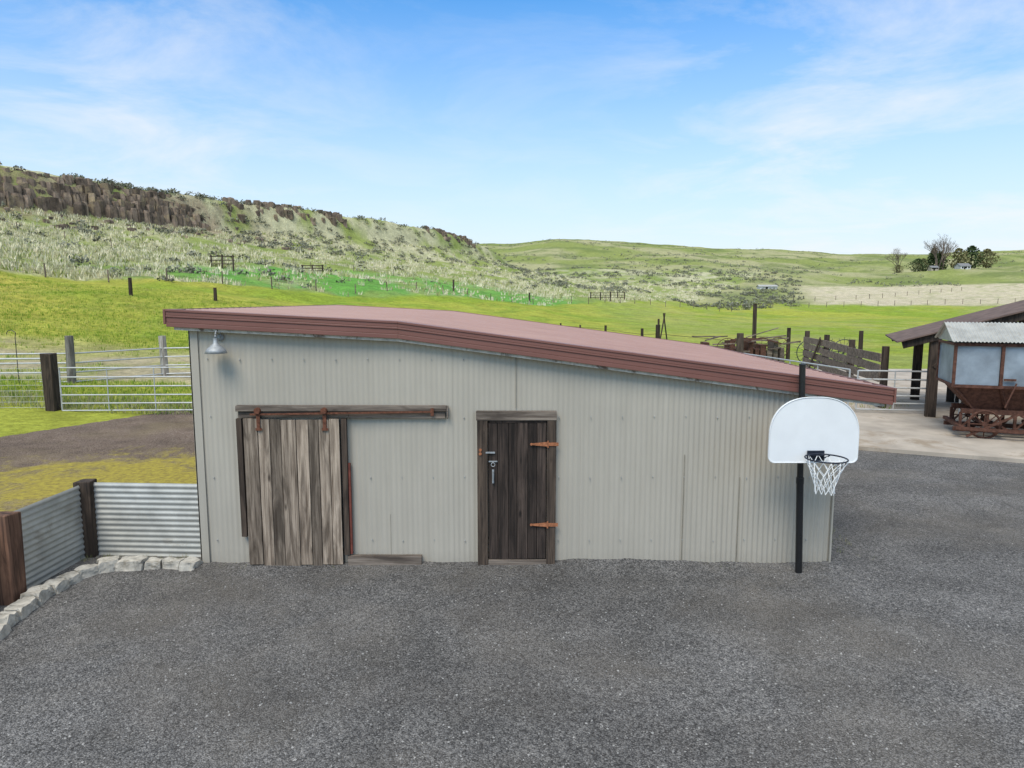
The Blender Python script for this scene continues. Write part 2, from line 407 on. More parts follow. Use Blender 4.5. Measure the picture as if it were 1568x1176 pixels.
follow(8.562,8.70,.0,.030); follow(8.572,8.597,-.045,-.0015); follow(8.566,8.600,-.07,-.047); follow(8.578,8.60,-.135,-.072); follow(8.570,8.602,-.19,-.137)
follow(RB,RB+.03,-.19,.03)
for x,sg in ((-4.33,-1),(4.84,1)):
    zt=roofz(x); x0,x1=(x-.03,x-.002) if sg<0 else (x+.002,x+.03)
    mb.box(x0,x1,8.562,RB+.03,zt-.16,zt+.028,0,.5)
mb.build('fascia',[m_fascia],shed,bevel=.004)
mb=MB()
follow(8.605,8.70,-.228,-.04,XL-.15,4.75)
mb.build('rake_board',[m_fasciawood],shed)
mb=MB()
for yy in np.arange(8.95,16.9,.61):
    mb.beam((XR,yy,roofz(XR)-.1),(4.80,yy,roofz(4.8)-.1),.04,.12)
mb.build('rafter_tails',[m_wood_plank],shed)
# sliding door
mb=MB(); x=-3.46; ws=[.19,.15,.14,.2,.16,.13,.14,.13]; 
for w,q in zip(ws,(.35,.75,.15,.6,.9,.1,.7,.85)):
    mb.box(x+.004,x+w-.004,FY-.085-U(0,.012),FY-.055,.03+U(-.01,.015),1.985+U(-.015,.01),0,q,.002); x+=w
mb.box(-3.46,-2.22,FY-.054,FY-.04,.05,1.96,1,.3)
mb.build('sliding_door',[m_wood_grey,m_blackin],shed,bevel=.003)
mb=MB()
mb.box(-3.54,-.84,FY-.105,FY-.03,2.085,2.16,0,.45,.003); mb.box(-3.52,-2.1,FY-.075,FY-.03,2.0,2.083,0,.05,.003)
mb.box(-2.099,-.86,FY-.07,FY-.03,1.99,2.083,0,.55,.003)
mb.box(-.835,-.82,FY-.11,FY-.03,1.99,2.155,0,.8)
mb.box(-2.16,-1.19,FY-.10,FY-.03,.0,.16,0,.5,.004)
mb.build('door_beams',[m_wood_greyx],shed,bevel=.005)
mb=MB()
mb.box(-3.545,-3.475,FY-.09,FY-.03,.42,1.99,0,.4,.003); mb.box(-2.20,-2.13,FY-.095,FY-.03,.17,1.99,0,.5,.003)
mb.build('door_posts',[m_wood_post],shed,bevel=.004)
mb=MB()
mb.beam((-3.35,FY-.118,2.05),(-1.0,FY-.118,2.085),.016,.022,0,.4)
for xx in (-3.25,-2.4):
    mb.box(xx-.022,xx+.022,FY-.118,FY-.103,1.84,2.04,0,.3); mb.cyl((xx,FY-.15,2.10),(xx,FY-.10,2.10),.04,.04,14)
    mb.box(xx-.04,xx+.04,FY-.112,FY-.10,1.84,1.87)
mb.box(-2.125,-2.10,FY-.075,FY-.03,.18,1.4,1,.4); mb.box(-1.04,-1.0,FY-.125,FY-.106,2.03,2.13)
mb.build('door_track',[m_rust,m_redtrim],shed)
# walk door
mb=MB()
mb.box(-.45,-.315,FY-.085,FY-.03,.0,1.965,0,.5,.003); mb.box(.455,.57,FY-.085,FY-.03,.0,1.965,0,.65,.003)
mb.build('door_frame',[m_wood_post],shed,bevel=.004)
mb=MB(); mb.box(-.46,.575,FY-.09,FY-.03,1.967,2.085,0,.5,.003); mb.box(-.31,.45,FY-.08,FY-.03,.0,.10,0,.7,.003)
mb.build('door_lintel',[m_wood_greyx],shed,bevel=.004)
mb=MB(); x=-.305
for w in (.12,.14,.11,.14,.12,.12):
    mb.box(x+.003,x+w-.003,FY-.062-U(0,.006),FY-.04,.105+U(0,.01),1.93,0,R()); x+=w
mb.box(-.31,.45,FY-.039,FY-.032,.0,1.96,1,.3); mb.box(-.30,.44,FY-.072,FY-.066,1.935,1.964,0,.2)
mb.build('plank_door',[m_wood_dark,m_blackin],shed,bevel=.002)
mb=MB()
for z in (1.657,.584):
    y0=FY-.095
    mb.hexa([(.25,y0,z-.010),(.46,y0,z-.03),(.46,y0+.008,z-.03),(.25,y0+.008,z-.010),(.25,y0,z+.010),(.46,y0,z+.03),(.46,y0+.008,z+.03),(.25,y0+.008,z+.010)],0,.3)
    mb.box(.47,.60,y0-.002,y0+.007,z-.022,z+.022); mb.cyl((.465,y0,z-.045),(.465,y0,z+.045),.010,.010,10)
    mb.cyl((.25,y0-.004,z),(.25,y0+.01,z),.016,.016,10)
for xx,z in ((-.41,1.53),(-.41,1.58)): mb.cyl((xx,FY-.1,z),(xx,FY-.08,z),.02,.02,8)
mb.box(-.34,-.22,FY-.09,FY-.075,1.535,1.555,1); mb.box(-.30,-.19,FY-.085,FY-.07,1.42,1.435,1)
mb.box(-.258,-.232,FY-.095,FY-.07,1.14,1.32,1); mb.cyl((-.245,FY-.12,1.30),(-.245,FY-.12,1.16),.010,.010,8,1)
mb.ring((-.245,FY-.10,1.39),.025,.005,12,'y',1)
mb.build('door_hardware',[m_hinge,m_galv],shed)
# barn lamp
lamp=empty('wall_lamp'); lx,lz=-3.72,2.93
mb=MB(); pts=[]
mb.cyl((lx,FY-.03,lz+.10),(lx,FY,lz+.10),.045,.045,16)
for i in range(9):
    a=math.pi*i/8; pts.append((lx+.01,FY-.03-.10*(1-math.cos(a))*.8,lz+.10+.10*math.sin(a)))
mb.path(pts,.010,8)
cy=pts[-1][1]; prof=[(.025,.10),(.028,.04),(.045,.02),(.08,-.01),(.115,-.045),(.135,-.09),(.133,-.09),(.11,-.045),(.05,.0)]
rows=[[(lx+.01+r*math.cos(2*math.pi*i/28),cy+r*math.sin(2*math.pi*i/28),lz+z) for i in range(29)] for r,z in prof]
mb.grid(rows); mb.build('lamp_shade',[m_galv],lamp,smooth=True)
mb=MB()
rows=[[(lx+.01+.03*math.sin(a)*math.cos(b),cy+.03*math.sin(a)*math.sin(b),lz-.05+.045*math.cos(a)) for b in np.linspace(0,6.2832,13)] for a in np.linspace(0,3.1416,8)]
mb.grid(rows); mb.build('bulb',[m_white],lamp,smooth=True)

# ------------------------------------------------------------ basketball hoop
hoop=empty('basketball_hoop'); PY=8.45
mb=MB(); mb.cyl((3.70,PY,-.02),(3.655,PY,1.25),.043,.043,16); mb.cyl((3.655,PY,1.25),(3.61,PY,2.70),.038,.038,16); mb.cyl((3.61,PY,2.70),(3.61,PY,2.715),.042,.042,16)
mb.cyl((3.656,PY,1.19),(3.654,PY,1.27),.047,.047,16)
for z in (.5,.8,1.1): mb.cyl((3.70-.035*z,PY-.05,z),(3.70-.035*z,PY+.05,z),.008,.008,6)
for dx in (-.12,.12):
    mb.beam((3.62+dx*.3,PY,2.2),(3.60+dx,8.04,2.12),.02,.035); mb.beam((3.63+dx*.3,PY,1.86),(3.60+dx,8.04,1.72),.02,.035)
mb.build('pole',[m_black],hoop)
bx,by=3.60,8.0; out=[]
hw=.53
for i in range(9): a=-math.pi/2+ (math.pi/2)*i/8; out.append((bx+hw-.07+.07*math.cos(a),1.57+.07+.07*math.sin(a)))
for i in range(33):
    a=math.pi*i/32; c_,s_=math.cos(a),math.sin(a); out.append((bx+hw*math.copysign(abs(c_)**.78,c_),1.90+.46*abs(s_)**.92))
for i in range(9): a=math.pi+(math.pi/2)*i/8; out.append((bx-hw+.07+.07*math.cos(a),1.57+.07+.07*math.sin(a)))
mb=MB(); n=len(out)
mb.face([(x,by,z) for x,z in out],0,.5); mb.face([(x,by+.035,z) for x,z in out][::-1],0,.5)
for i in range(n):
    a=out[i];b=out[(i+1)%n]; mb.face([(a[0],by,a[1]),(a[0],by+.035,a[1]),(b[0],by+.035,b[1]),(b[0],by,b[1])],0,.5)
mb.path([(x,by-.002,z) for x,z in out+[out[0]]],.007,6,0)
mb.build('backboard',[m_white],hoop)
mb=MB(); rc=(3.62,7.70,1.69); rr=.228
mb.ring(rc,rr,.009,32,'z',0,8); mb.box(3.52,3.72,7.965,7.985,1.60,1.72); 
for dx in (-.09,.09): mb.beam((3.62+dx,7.97,1.68),(3.62+dx*1.2,7.91,1.69),.02,.012)
mb.beam((3.55,7.97,1.62),(3.50,7.87,1.685),.012,.012); mb.beam((3.69,7.97,1.62),(3.74,7.87,1.685),.012,.012); mb.box(3.54,3.70,7.915,7.965,1.672,1.684)
mb.build('rim',[m_rim],hoop)
mb=MB(); NS=12; lv=[(1.68,.226),(1.60,.19),(1.52,.155),(1.44,.125),(1.36,.11),(1.28,.105)]
def npnt(i,k):
    z,r=lv[k]; a=2*math.pi*(i+.5*(k%2))/NS; return (rc[0]+r*math.cos(a)+.01*math.sin(i*3+k),rc[1]+r*math.sin(a),z+.008*math.sin(i*5+k))
for k in range(len(lv)-1):
    for i in range(NS):
        mb.cyl(npnt(i,k),npnt(i,k+1),.0045,.0045,5); mb.cyl(npnt(i,k),npnt(i+1 if k%2 else i-1,k+1),.0045,.0045,5)
mb.build('net',[m_net],hoop)

# ------------------------------------------------------------ low corrugated fence + stones
cf=empty('corrugated_fence')
def hcorr(mb,p0,p1,h,z0=0):
    dx,dy=p1[0]-p0[0],p1[1]-p0[1];L=math.hypot(dx,dy);nx,ny=dy/L,-dx/L;rows=[]
    n=int(h/.0127)
    for i in range(n+1):
        z=z0+h*i/n;o=.0085*math.cos(z*2*math.pi/.076); rows.append([(p0[0]+dx*t+nx*o,p0[1]+dy*t+ny*o,z) for t in np.linspace(0,1,8)])
    mb.grid(rows,0,R())
mb=MB(); hcorr(mb,(-5.75,9.09),(-4.08,9.0),1.03); hcorr(mb,(-5.90,7.70),(-5.84,9.05),1.02); hcorr(mb,(-5.98,5.2),(-5.92,7.6),1.0)
mb.build('panels',[m_corr],cf,smooth=True)
mb=MB(); mb.box(-5.92,-5.72,8.98,9.18,-.1,1.06,0,.35,.012)
mb.build('tie_post',[m_wood_post],cf,bevel=.012)
mb=MB(); mb.box(-6.0,-5.74,7.50,7.72,-.1,1.06,0,.8,.015); mb.box(-6.05,-5.8,5.2,5.42,-.1,1.05,0,.4,.015)
mb.build('front_post',[m_wood_postred],cf,bevel=.014)
path=[(-4.10,8.60),(-4.6,8.66),(-5.23,8.62),(-5.49,8.36),(-5.58,7.91),(-5.50,7.3),(-5.40,6.77),(-5.26,6.1),(-5.1,5.3)]
mb=MB(); P=[Vector((a,b,0)) for a,b in path]; tot=[0]
for a,b in zip(P[:-1],P[1:]): tot.append(tot[-1]+(b-a).length)
def at(t):
    for i in range(len(P)-1):
        if t<=tot[i+1]: return P[i].lerp(P[i+1],(t-tot[i])/(tot[i+1]-tot[i]))
    return P[-1]
t=0.02
while t<tot[-1]-.3:
    L=U(.22,.36); a=at(t);b=at(t+L-.02); d=(b-a).normalized(); nrm=Vector((-d.y,d.x,0)); w=U(.08,.12)
    h0=U(.09,.14); off=nrm*U(-.025,.025)
    nx_,ny_,nz_=8,5,4; seed=R()*50
    def blk(u,v_,w_):
        k=1-.14*max(0,w_); p=a.lerp(b,u)+off+nrm*((v_*2-1)*w*k)+Vector((0,0,-.02+(h0+.02)*w_))
        cu=(u-.5)*2;cv=(v_-.5)*2
        e=max(0,abs(cu)-.8)*max(0,abs(cv)-.7); p.z-=e*.5*w_
        f=lambda q:float(vn(np.array(p.x*13+q+seed),np.array(p.y*13+p.z*17+q),3))-.5
        return p+Vector((f(1),f(7),f(13)*(w_>0)))*.035
    q=R()
    top=[[blk(i/nx_,j/ny_,1) for i in range(nx_+1)] for j in range(ny_+1)]; mb.grid(top,0,q)
    for v_ in (0,1):
        g=[[blk(i/nx_,v_,k/nz_) for i in range(nx_+1)] for k in range(nz_+1)]; mb.grid(g if v_==0 else [r[::-1] for r in g],0,q)
    for u in (0,1):
        g=[[blk(u,j/ny_,k/nz_) for j in range(ny_+1)] for k in range(nz_+1)]; mb.grid(g if u==1 else [r[::-1] for r in g],0,q)
    t+=L
mb.build('stone_edging',[m_stone])

# ------------------------------------------------------------ corral at left
def tubegate(mb,p0,p1,z0,z1,n,r=.022,braces=3):
    p0=Vector((*p0,0));p1=Vector((*p1,0))
    zs=[z0+(z1-z0)*((i/(n-1))**1.1) for i in range(n)]
    for z in zs: mb.cyl(p0+Vector((0,0,z)),p1+Vector((0,0,z)),r,r,8)
    for i in range(braces+2):
        p=p0.lerp(p1,i/(braces+1)); rr_=r*1.1 if i in(0,braces+1) else r*.8
        mb.cyl(p+Vector((0,0,z0)),p+Vector((0,0,z1)),rr_,rr_,8)
mb=MB(); tubegate(mb,(-13.7,20.55),(-9.5,20.7),.16,1.47,6,.022,2); mb.build('pipe_gate',[m_gate])
mb=MB(); tubegate(mb,(-9.3,20.7),(-5.2,20.9),.16,1.47,6); mb.build('pipe_gate',[m_gate])
mb=MB(); mb.box(-14.14,-13.84,20.4,20.7,-.1,1.9,0,.3,.02); mb.build('wooden_gate_post',[m_wood_post],bevel=.02)
mb=MB(); mb.cyl((-9.4,20.7,-.1),(-9.4,20.7,1.55),.05,.05,10); mb.build('metal_gate_post',[m_gate])
fl=empty('corral_rail_fence'); mb=MB()
for x,y_,h,r in ((-16.3,25.1,2.2,.15),(-14.3,28,2.05,.15),(-11.5,29.5,1.9,.13),(-22,24.5,2.1,.14)): mb.cyl((x,y_,-.1),(x+U(-.04,.04),y_,h),r,r*.93,12)
mb.build('posts',[m_wood_pale],fl)
mb=MB()
for z in (1.55,1.2,.85,.5):
    mb.cyl((-30,23.8,z),(-22,24.5,z),.03,.03,8); mb.cyl((-22,24.5,z),(-16.3,25.1,z),.03,.03,8); mb.cyl((-16.3,25.0,z),(-14.3,27.9,z),.03,.03,8); mb.cyl((-14.3,27.9,z),(-5,30.5,z),.03,.03,8)
mb.build('rails',[m_gate],fl)
wf=empty('wire_mesh_fence'); mb=MB()
for z in (1.75,): mb.cyl((-30,19.6,z),(-14,20.5,z),.03,.03,8)
for z in np.arange(.1,1.5,.17): mb.cyl((-30,19.6,z),(-14,20.5,z),.005,.005,4)
for i in range(80): p=Vector((-30,19.6,0)).lerp(Vector((-14,20.5,0)),i/80); mb.cyl(p+Vector((0,0,.08)),p+Vector((0,0,1.5)),.003,.003,4)
for i in range(5): p=Vector((-30,19.6,0)).lerp(Vector((-14,20.5,0)),i/5); mb.cyl(p,p+Vector((0,0,1.8)),.03,.03,8)
mb.build('wires',[m_gate],wf)
mb=MB(); sx,sy=-17.6,24.2; mb.path([(sx,sy,0),(sx,sy,2.2),(sx+.03,sy,2.36),(sx-.1,sy,2.45),(sx-.25,sy,2.42),(sx-.3,sy,2.3)],.012,6); mb.build('shepherd_hook',[m_rim])

# ------------------------------------------------------------ right side corral, barn, wagon
mb=MB(); tubegate(mb,(10.5,20.6),(12.6,20.3),.2,1.38,6,.025,1); mb.build('pipe_gate',[m_gate])
mb=MB(); tubegate(mb,(10.3,20.7),(9.2,27),.2,1.4,6,.025,3); mb.build('pipe_gate',[m_gate])
mb=MB(); tubegate(mb,(13.0,19.6),(14.6,20.6),.2,1.4,6,.025,1); mb.build('pipe_gate',[m_gate])
pf=empty('plank_fence'); mb=MB(); A=Vector((13.9,32.5,0));B=Vector((11.7,21.6,0))
for k in range(5):
    z=.35+.33*k
    for i in range(3):
        a=A.lerp(B,i/3);b=A.lerp(B,(i+1)/3); mb.beam(a+Vector((U(-.02,.02),0,z+U(-.04,.04))),b+Vector((0,0,z+U(-.04,.04))),.05,.27,0,U(.5,1))
mb.build('planks',[m_wood_plank],pf)
mb=MB()
for i in range(4): p=A.lerp(B,i/3); mb.cyl(p+Vector((.14,0,-.1)),p+Vector((.14,0,2.05)),.12,.11,10)
mb.beam(A.lerp(B,.15)+Vector((-.1,0,.4)),A.lerp(B,.32)+Vector((-.1,0,1.9)),.04,.12)
mb.build('posts',[m_wood_post],pf)
barn=empty('open_pole_barn'); mb=MB()
BS=.31; bz=lambda x: 2.36+BS*(x-11.2) if x<16 else 2.36+BS*4.8-BS*(x-16)
for x in (12.0,16.0,20.0):
    for yy in (20.15,24.0):
        mb.box(x-.13,x+.13,yy-.13,yy+.13,0,bz(x)-.1,0,.4,.01)
mb.beam((12.0,20.05,1.55),(12.75,20.05,2.45),.12,.12); mb.beam((12.0,20.2,1.6),(12.0,20.9,2.3),.12,.12)
for yy in (20.15,24.0): mb.beam((11.15,yy-.17,2.20),(16,yy-.17,bz(16)-.16),.1,.24,0,.3); mb.beam((16,yy-.17,bz(16)-.16),(20.8,yy-.17,2.2),.1,.24,0,.3)
for x in (12.0,16.0,20.0): mb.beam((x,20,bz(x)-.2),(x,24.2,bz(x)-.2),.14,.2)
mb.build('frame',[m_wood_post],barn,bevel=.01)
mb=MB()
def slab(p,th,m=0): mb.hexa([(x,y,z-th) for x,y,z in p]+[tuple(q) for q in p],m,.5)
slab([(11.0,19.8,bz(11.0)),(16,19.8,bz(16)),(16,24.3,bz(16)),(11.0,24.3,bz(11.0))],.04); slab([(16,19.8,bz(16)),(21,19.8,bz(21)),(21,24.3,bz(21)),(16,24.3,bz(16))],.04)
mb.build('roof',[plain('old_barn_roofing',(.15,.10,.08),.85,.1,.4,3)],barn)
mb=MB()
for i in range(30):
    x=12.9+i*.26; mb.box(x,x+.24,23.8,23.84,0,bz(x+.12)-.1,0)
for i in range(16):
    x=13.6+i*.3; mb.box(x,x+U(.2,.5),22.4,23,0,U(.4,1.5),0)
mb.build('back_boards',[m_wood_post],barn)
pivot(barn,(11.2,20.0),-24.6,(.35,.1,0))
wg=empty('grain_wagon')
x0,x1,y0,y1=11.0,15.0,16.9,18.5; zb,zt=1.42,2.42
mb=MB()
for i in range(4):
    a=x0+(x1-x0)*i/4+.04;b=x0+(x1-x0)*(i+1)/4-.04; mb.box(a,b,y0+.02,y0+.04,zb,zt,0)
    cx=(x0+x1)/2; fa=cx+(a-cx)*.72; fb=cx+(b-cx)*.72
    mb.hexa([(fa,y0+.42,.78),(fb,y0+.42,.78),(fb,y0+.44,.78),(fa,y0+.44,.78),(a,y0+.02,zb-.04),(b,y0+.02,zb-.04),(b,y0+.04,zb-.04),(a,y0+.04,zb-.04)],1)
mb.box(x0+.02,x0+.04,y0,y1,zb,zt,0); mb.box(x1-.04,x1-.02,y0,y1,zb,zt,0); mb.box(x0,x1,y1-.04,y1-.02,zb,zt,0)
cx=(x0+x1)/2; f=lambda x:cx+(x-cx)*.72
mb.face([(f(x0),y0+.43,.78),(f(x0),y1-.43,.78),(x0+.03,y1,zb),(x0+.03,y0,zb)],1)
mb.face([(f(x1),y0+.43,.78),(f(x1),y1-.43,.78),(x1-.03,y1,zb),(x1-.03,y0,zb)],1)
mb.face([(f(x0),y1-.43,.78),(f(x1),y1-.43,.78),(x1-.03,y1,zb),(x0+.03,y1,zb)],1)
mb.build('panels',[m_wagonpanel,m_rustdark],wg)
mb=MB()
for i in range(5):
    x=x0+(x1-x0)*i/4; mb.box(x-.035,x+.035,y0-.03,y0+.015,zb-.03,zt+.03); mb.box(x-.035,x+.035,y1-.01,y1+.03,zb-.03,zt+.03)
    mb.beam((x,y0-.01,zb-.03),(f(x),y0+.4,.76),.06,.05)
for z in (zb-.03,zt): mb.box(x0-.04,x1+.04,y0-.045,y0-.005,z-.04,z+.03)
mb.box(x0-.05,x0-.0,y0,y1,zt-.03,zt+.03); mb.box(x0-.05,x0,y0,y1,zb-.05,zb)
for yy in (y0+.35,y1-.35):
    mb.box(x0+.3,x1-.1,yy-.05,yy+.05,.66,.78); mb.box(x0+.15,x1,yy-.05,yy+.05,.20,.30)
    for i in range(7):
        xa=x0+.3+(x1-x0-.5)*i/6; mb.beam((xa,yy-.02,.28),(xa+.35,yy-.02,.68),.04,.04) ; mb.box(xa-.03,xa+.03,yy-.03,yy+.03,.28,.68)
for i in range(5): xa=x0+.25+(x1-x0-.4)*i/4; mb.box(xa-.05,xa+.05,y0-.1,y1+.05,.30,.38)
mb.beam((x0+.1,y0-.12,.34),(x1,y0-.12,.28),.07,.07); mb.beam((x0+.35,y0-.08,.14),(x0+1.4,y0-.12,.75),.05,.05); mb.beam((x0+2.3,y0-.08,.14),(x0+1.4,y0-.12,.75),.05,.05)
mb.box(x0+1.05,x0+1.30,y0-.06,y0-.03,1.55,1.60); mb.beam((x0+1.1,y0-.1,.9),(x0+1.3,y0-.1,1.5),.03,.03)
for xx in (x0+.75,x1-.7):
    for yy in (y0+.05,y1-.05):
        mb.ring((xx,yy,.44),.34,.03,24,'y'); mb.cyl((xx,yy-.06,.44),(xx,yy+.06,.44),.06,.06,10)
        for k in range(8): a=k*math.pi/4; mb.cyl((xx,yy,.44),(xx+.33*math.cos(a),yy,.44+.33*math.sin(a)),.014,.014,5)
    mb.cyl((xx,y0,.44),(xx,y1,.44),.035,.035,8)
mb.build('frame',[m_rustdark],wg)
mb=MB()
rows=[[],[],[]]; n=400
for i in range(n+1):
    x=x0-.12+(x1-x0+.24)*i/n; o=.012*math.cos(x*2*math.pi/.08); rows[0].append((x,y0-.15,zt+.07+o)); rows[1].append((x,(y0+y1)/2,zt+.52+o)); rows[2].append((x,y1+.15,zt+.07+o))
mb.grid(rows,0,.6); mb.face([(x0-.02,y0-.1,zt+.05),(x0-.02,(y0+y1)/2,zt+.5),(x0-.02,y1+.1,zt+.05)],0,.2)
mb.build('roof',[m_corr],wg)
pivot(wg,(11.0,16.9),-20)

# scrap and posts behind the shed
mb=MB()
for i in range(30):
    x=U(10.2,15.2);y_=U(37,41); a=U(-.6,.6); L=U(.8,2.4); z=U(.5,1.4)
    mb.beam((x,y_,z),(x+L*math.cos(a),y_+U(-.5,.5),z+L*math.sin(a)*.5),U(.04,.1),U(.04,.1),random.choice([0,1,1]))
for k in range(4):
    cx_=12+k*1.1; mb.ring((cx_,38+k*.4,.8),.6,.02,22,'y',0)
    for j in range(8): a=j*math.pi/4; mb.cyl((cx_,38+k*.4,.8),(cx_+.58*math.cos(a),38+k*.4,.8+.58*math.sin(a)),.01,.01,5)
for k in range(14): mb.box(10.4+k*.35,10.4+k*.35+.25,38,39,0,U(.5,1.3),random.choice([0,1,1]),None,.05)
mb.build('scrap_pile',[m_rustdark,m_wood_plank])
for k in range(3):
    mb=MB(); cx_=14.6+k*1.0; yy=33.5+k*.3
    mb.ring((cx_,yy,.95),.6,.02,26,'y',0)
    for j in range(16): a=j*math.pi/8; mb.cyl((cx_,yy,.95),(cx_+.72*math.cos(a),yy,.95+.72*math.sin(a)),.009,.009,5)
    mb.cyl((cx_,yy-.5,.95),(cx_,yy+.5,.95),.03,.03,8); mb.beam((cx_-.5,yy+.3,0),(cx_+.4,yy+.3,1.2),.05,.05)
    mb.build('hay_rake_wheel',[m_rim])
mb=MB()
pf2=[(x,y_,h,r) for x,y_,h,r in ((14.9,42,3.3,.13),(9.6,45,1.9,.16),(12.2,36.5,1.75,.2),(8.4,44,1.7,.1),(10.3,48,2.2,.08),(16.2,40,1.9,.12),(7.1,52,1.6,.1),(5.6,56,1.5,.08),(4.3,60,1.5,.08),(1.7,60,1.6,.08),(18.4,36,1.9,.12))]
for x,y_,h,r in pf2: mb.cyl((x,y_,-.1),(x+U(-.05,.05),y_,h),r,r*.9,9)
for a,b in ((1,3),(3,6),(6,7),(7,8),(8,9),(2,1),(0,5)):
    p,q=pf2[a],pf2[b]
    for z in (.5,.9,1.3): mb.cyl((p[0],p[1],z),(q[0],q[1],z),.012,.012,4)
mb.beam((10.3,48,.0),(10.7,48,2.6),.08,.08); mb.beam((11.0,48,.0),(10.6,48,2.6),.08,.08)
mb.build('corral_posts',[m_wood_post])

# ------------------------------------------------------------ distant fences
def fence(name,pts,step,h,r,mat,wires=(.5,.9,1.2)):
    mb=MB(); prev=None
    for a,b in zip(pts[:-1],pts[1:]):
        n=max(1,int(math.dist(a,b)/step))
        for i in range(n):
            x=a[0]+(b[0]-a[0])*i/n;y_=a[1]+(b[1]-a[1])*i/n;z=tz(x,y_);hh=h*U(.9,1.1)
            mb.cyl((x,y_,z-.2),(x+U(-.06,.06),y_,z+hh),r,r*.9,6)
            if prev:
                for w in wires: mb.cyl((prev[0],prev[1],prev[2]+w),(x,y_,z+w),.008,.008,3,cap=False)
            prev=(x,y_,z)
    return mb.build(name,[mat])
fence('wire_fence',[(-70,58),(-48,62),(-35,70),(-20,88),(0,112),(25,140),(60,170),(110,182),(190,190)],5,1.3,.07,m_wood_plank)
fence('wire_fence',[(-48,62),(-42,52),(-36,45)],6,1.4,.08,m_wood_plank)
fence('wire_fence',[(-85,100),(-60,104),(-40,112),(-15,128)],6,1.2,.06,m_wood_plank)
fence('wire_fence',[(70,186),(100,200),(160,240)],7,1.3,.08,m_wood_plank)
def hframe(x,y_,w,h,name='livestock_gate'):
    mb=MB(); z=tz(x,y_)
    for dx in (-w/2,0,w/2): mb.cyl((x+dx,y_,z-.3),(x+dx,y_,z+h),.12,.11,7)
    for k in (.35,.62,.9): mb.cyl((x-w/2-.2,y_,z+h*k),(x+w/2+.2,y_,z+h*k),.07,.07,6)
    mb.build(name,[m_wood_post])
hframe(-38.5,92,2.9,1.8); hframe(-30,104,3,1.4); hframe(18,140,4,1.6); hframe(23,150,3,1.8)
for x,y_,h in ((-31,56,1.5),(-9.5,112,1.9),(3,118,1.6),(-25,58,1.1)):
    mb=MB(); z=tz(x,y_); mb.cyl((x,y_,z-.2),(x,y_,z+h),.16,.14,8); mb.build('fence_post',[m_wood_post])

# ------------------------------------------------------------ basalt cliff
def rockmat():
    s=NT('basalt_rock'); v=s.mapping((1,1,.35)); var=s.attr('var')
    n=s.noise(v,1.3,8,.7); c=s.mix(s.ramp(n,[(.3,0),(.7,1)]),(.05,.038,.030),(.28,.21,.155))
    n2=s.noise(s.mapping((1,1,1)),.5,5,.7); c=s.mix(s.ramp(n2,[(.52,0),(.66,.6)]),c,(.32,.25,.14))
    br=s.math('ADD',s.math('MULTIPLY',var,.9),.55); cc=s.n.new('ShaderNodeCombineColor'); [s.l.new(br,cc.inputs[i]) for i in range(3)]
    c=s.mix(1.0,c,cc.outputs[0],'MULTIPLY'); s.bump(n,1,.25); return s.out(c,.92)
m_rock=rockmat()
mb=MB()
def rock(x,y_,z0,z1,r):
    n=random.choice([5,6,7]); B=len(mb.v); q=R(); a0=U(0,6.28)
    lv=[(z0,1.1),(z0+(z1-z0)*.55,U(.9,1.1)),(z1-(z1-z0)*.1,U(.85,1)),(z1,U(.6,.85))]
    rad=[U(.75,1.2) for _ in range(n)]; ox=oy=0
    for z,k in lv:
        ox+=U(-.12,.12)*r;oy+=U(-.12,.12)*r
        for i in range(n):
            a=a0+2*math.pi*i/n; mb.v.append((x+ox+r*k*rad[i]*math.cos(a),y_+oy+r*k*rad[i]*math.sin(a),z+U(-.15,.15)*r))
    for L in range(3):
        for i in range(n):
            j=(i+1)%n; mb.f.append((B+L*n+i,B+L*n+j,B+(L+1)*n+j,B+(L+1)*n+i)); mb.m.append(0); mb.q.append(q)
    mb.f.append(tuple(B+3*n+i for i in range(n))); mb.m.append(0); mb.q.append(min(1,q+.2))
def rp(s_,t_): return (-87+s_*.879+t_*.477, 120-s_*.477+t_*.879)
t=-48
while t<46:
    gap=float(vn(np.array(t/6.0),np.array(2.0),4)); fade=float(ss(22,46,t))
    for tier in range(4):
        s_=.2+tier*1.35+U(-.5,.5)+1.8*(float(vn(np.array(t/5.0),np.array(0.),9))-.5)
        x,y_=rp(s_,t+U(-.3,.3)); r=U(.6,1.2)
        top=26.1-tier*1.6+U(-.45,.35)-.8*gap-fade*1.2
        if tier==3 and R()<.4: continue
        rock(x,y_,14.5,top,r)
    t+=U(.5,.85)
t=44
while t<82:
    if vn(np.array(t/5.0),np.array(7.0),14)>.42:
        x,y_=rp(U(-.5,3.0),t); z=tz(x,y_); rock(x,y_,z-1.5,z+U(.2,.9),U(.5,1.2))
    t+=U(.4,.9)
for i in range(110):
    if i<50: x,y_=rp(U(0,3),U(118,150)); h=U(.2,.8)
    else: x,y_=rp(U(7,20),U(-30,60)); h=U(.1,.5)
    z=tz(x,y_); rock(x,y_,z-1,z+h,U(.4,1.0))
for i in range(7): x,y_=rp(18+U(-1,1),0+U(-2.5,2.5)); z=tz(x,y_); rock(x,y_,z-1,z+U(.4,1.0),U(.5,.9))
mb.build('basalt_cliff',[m_rock])

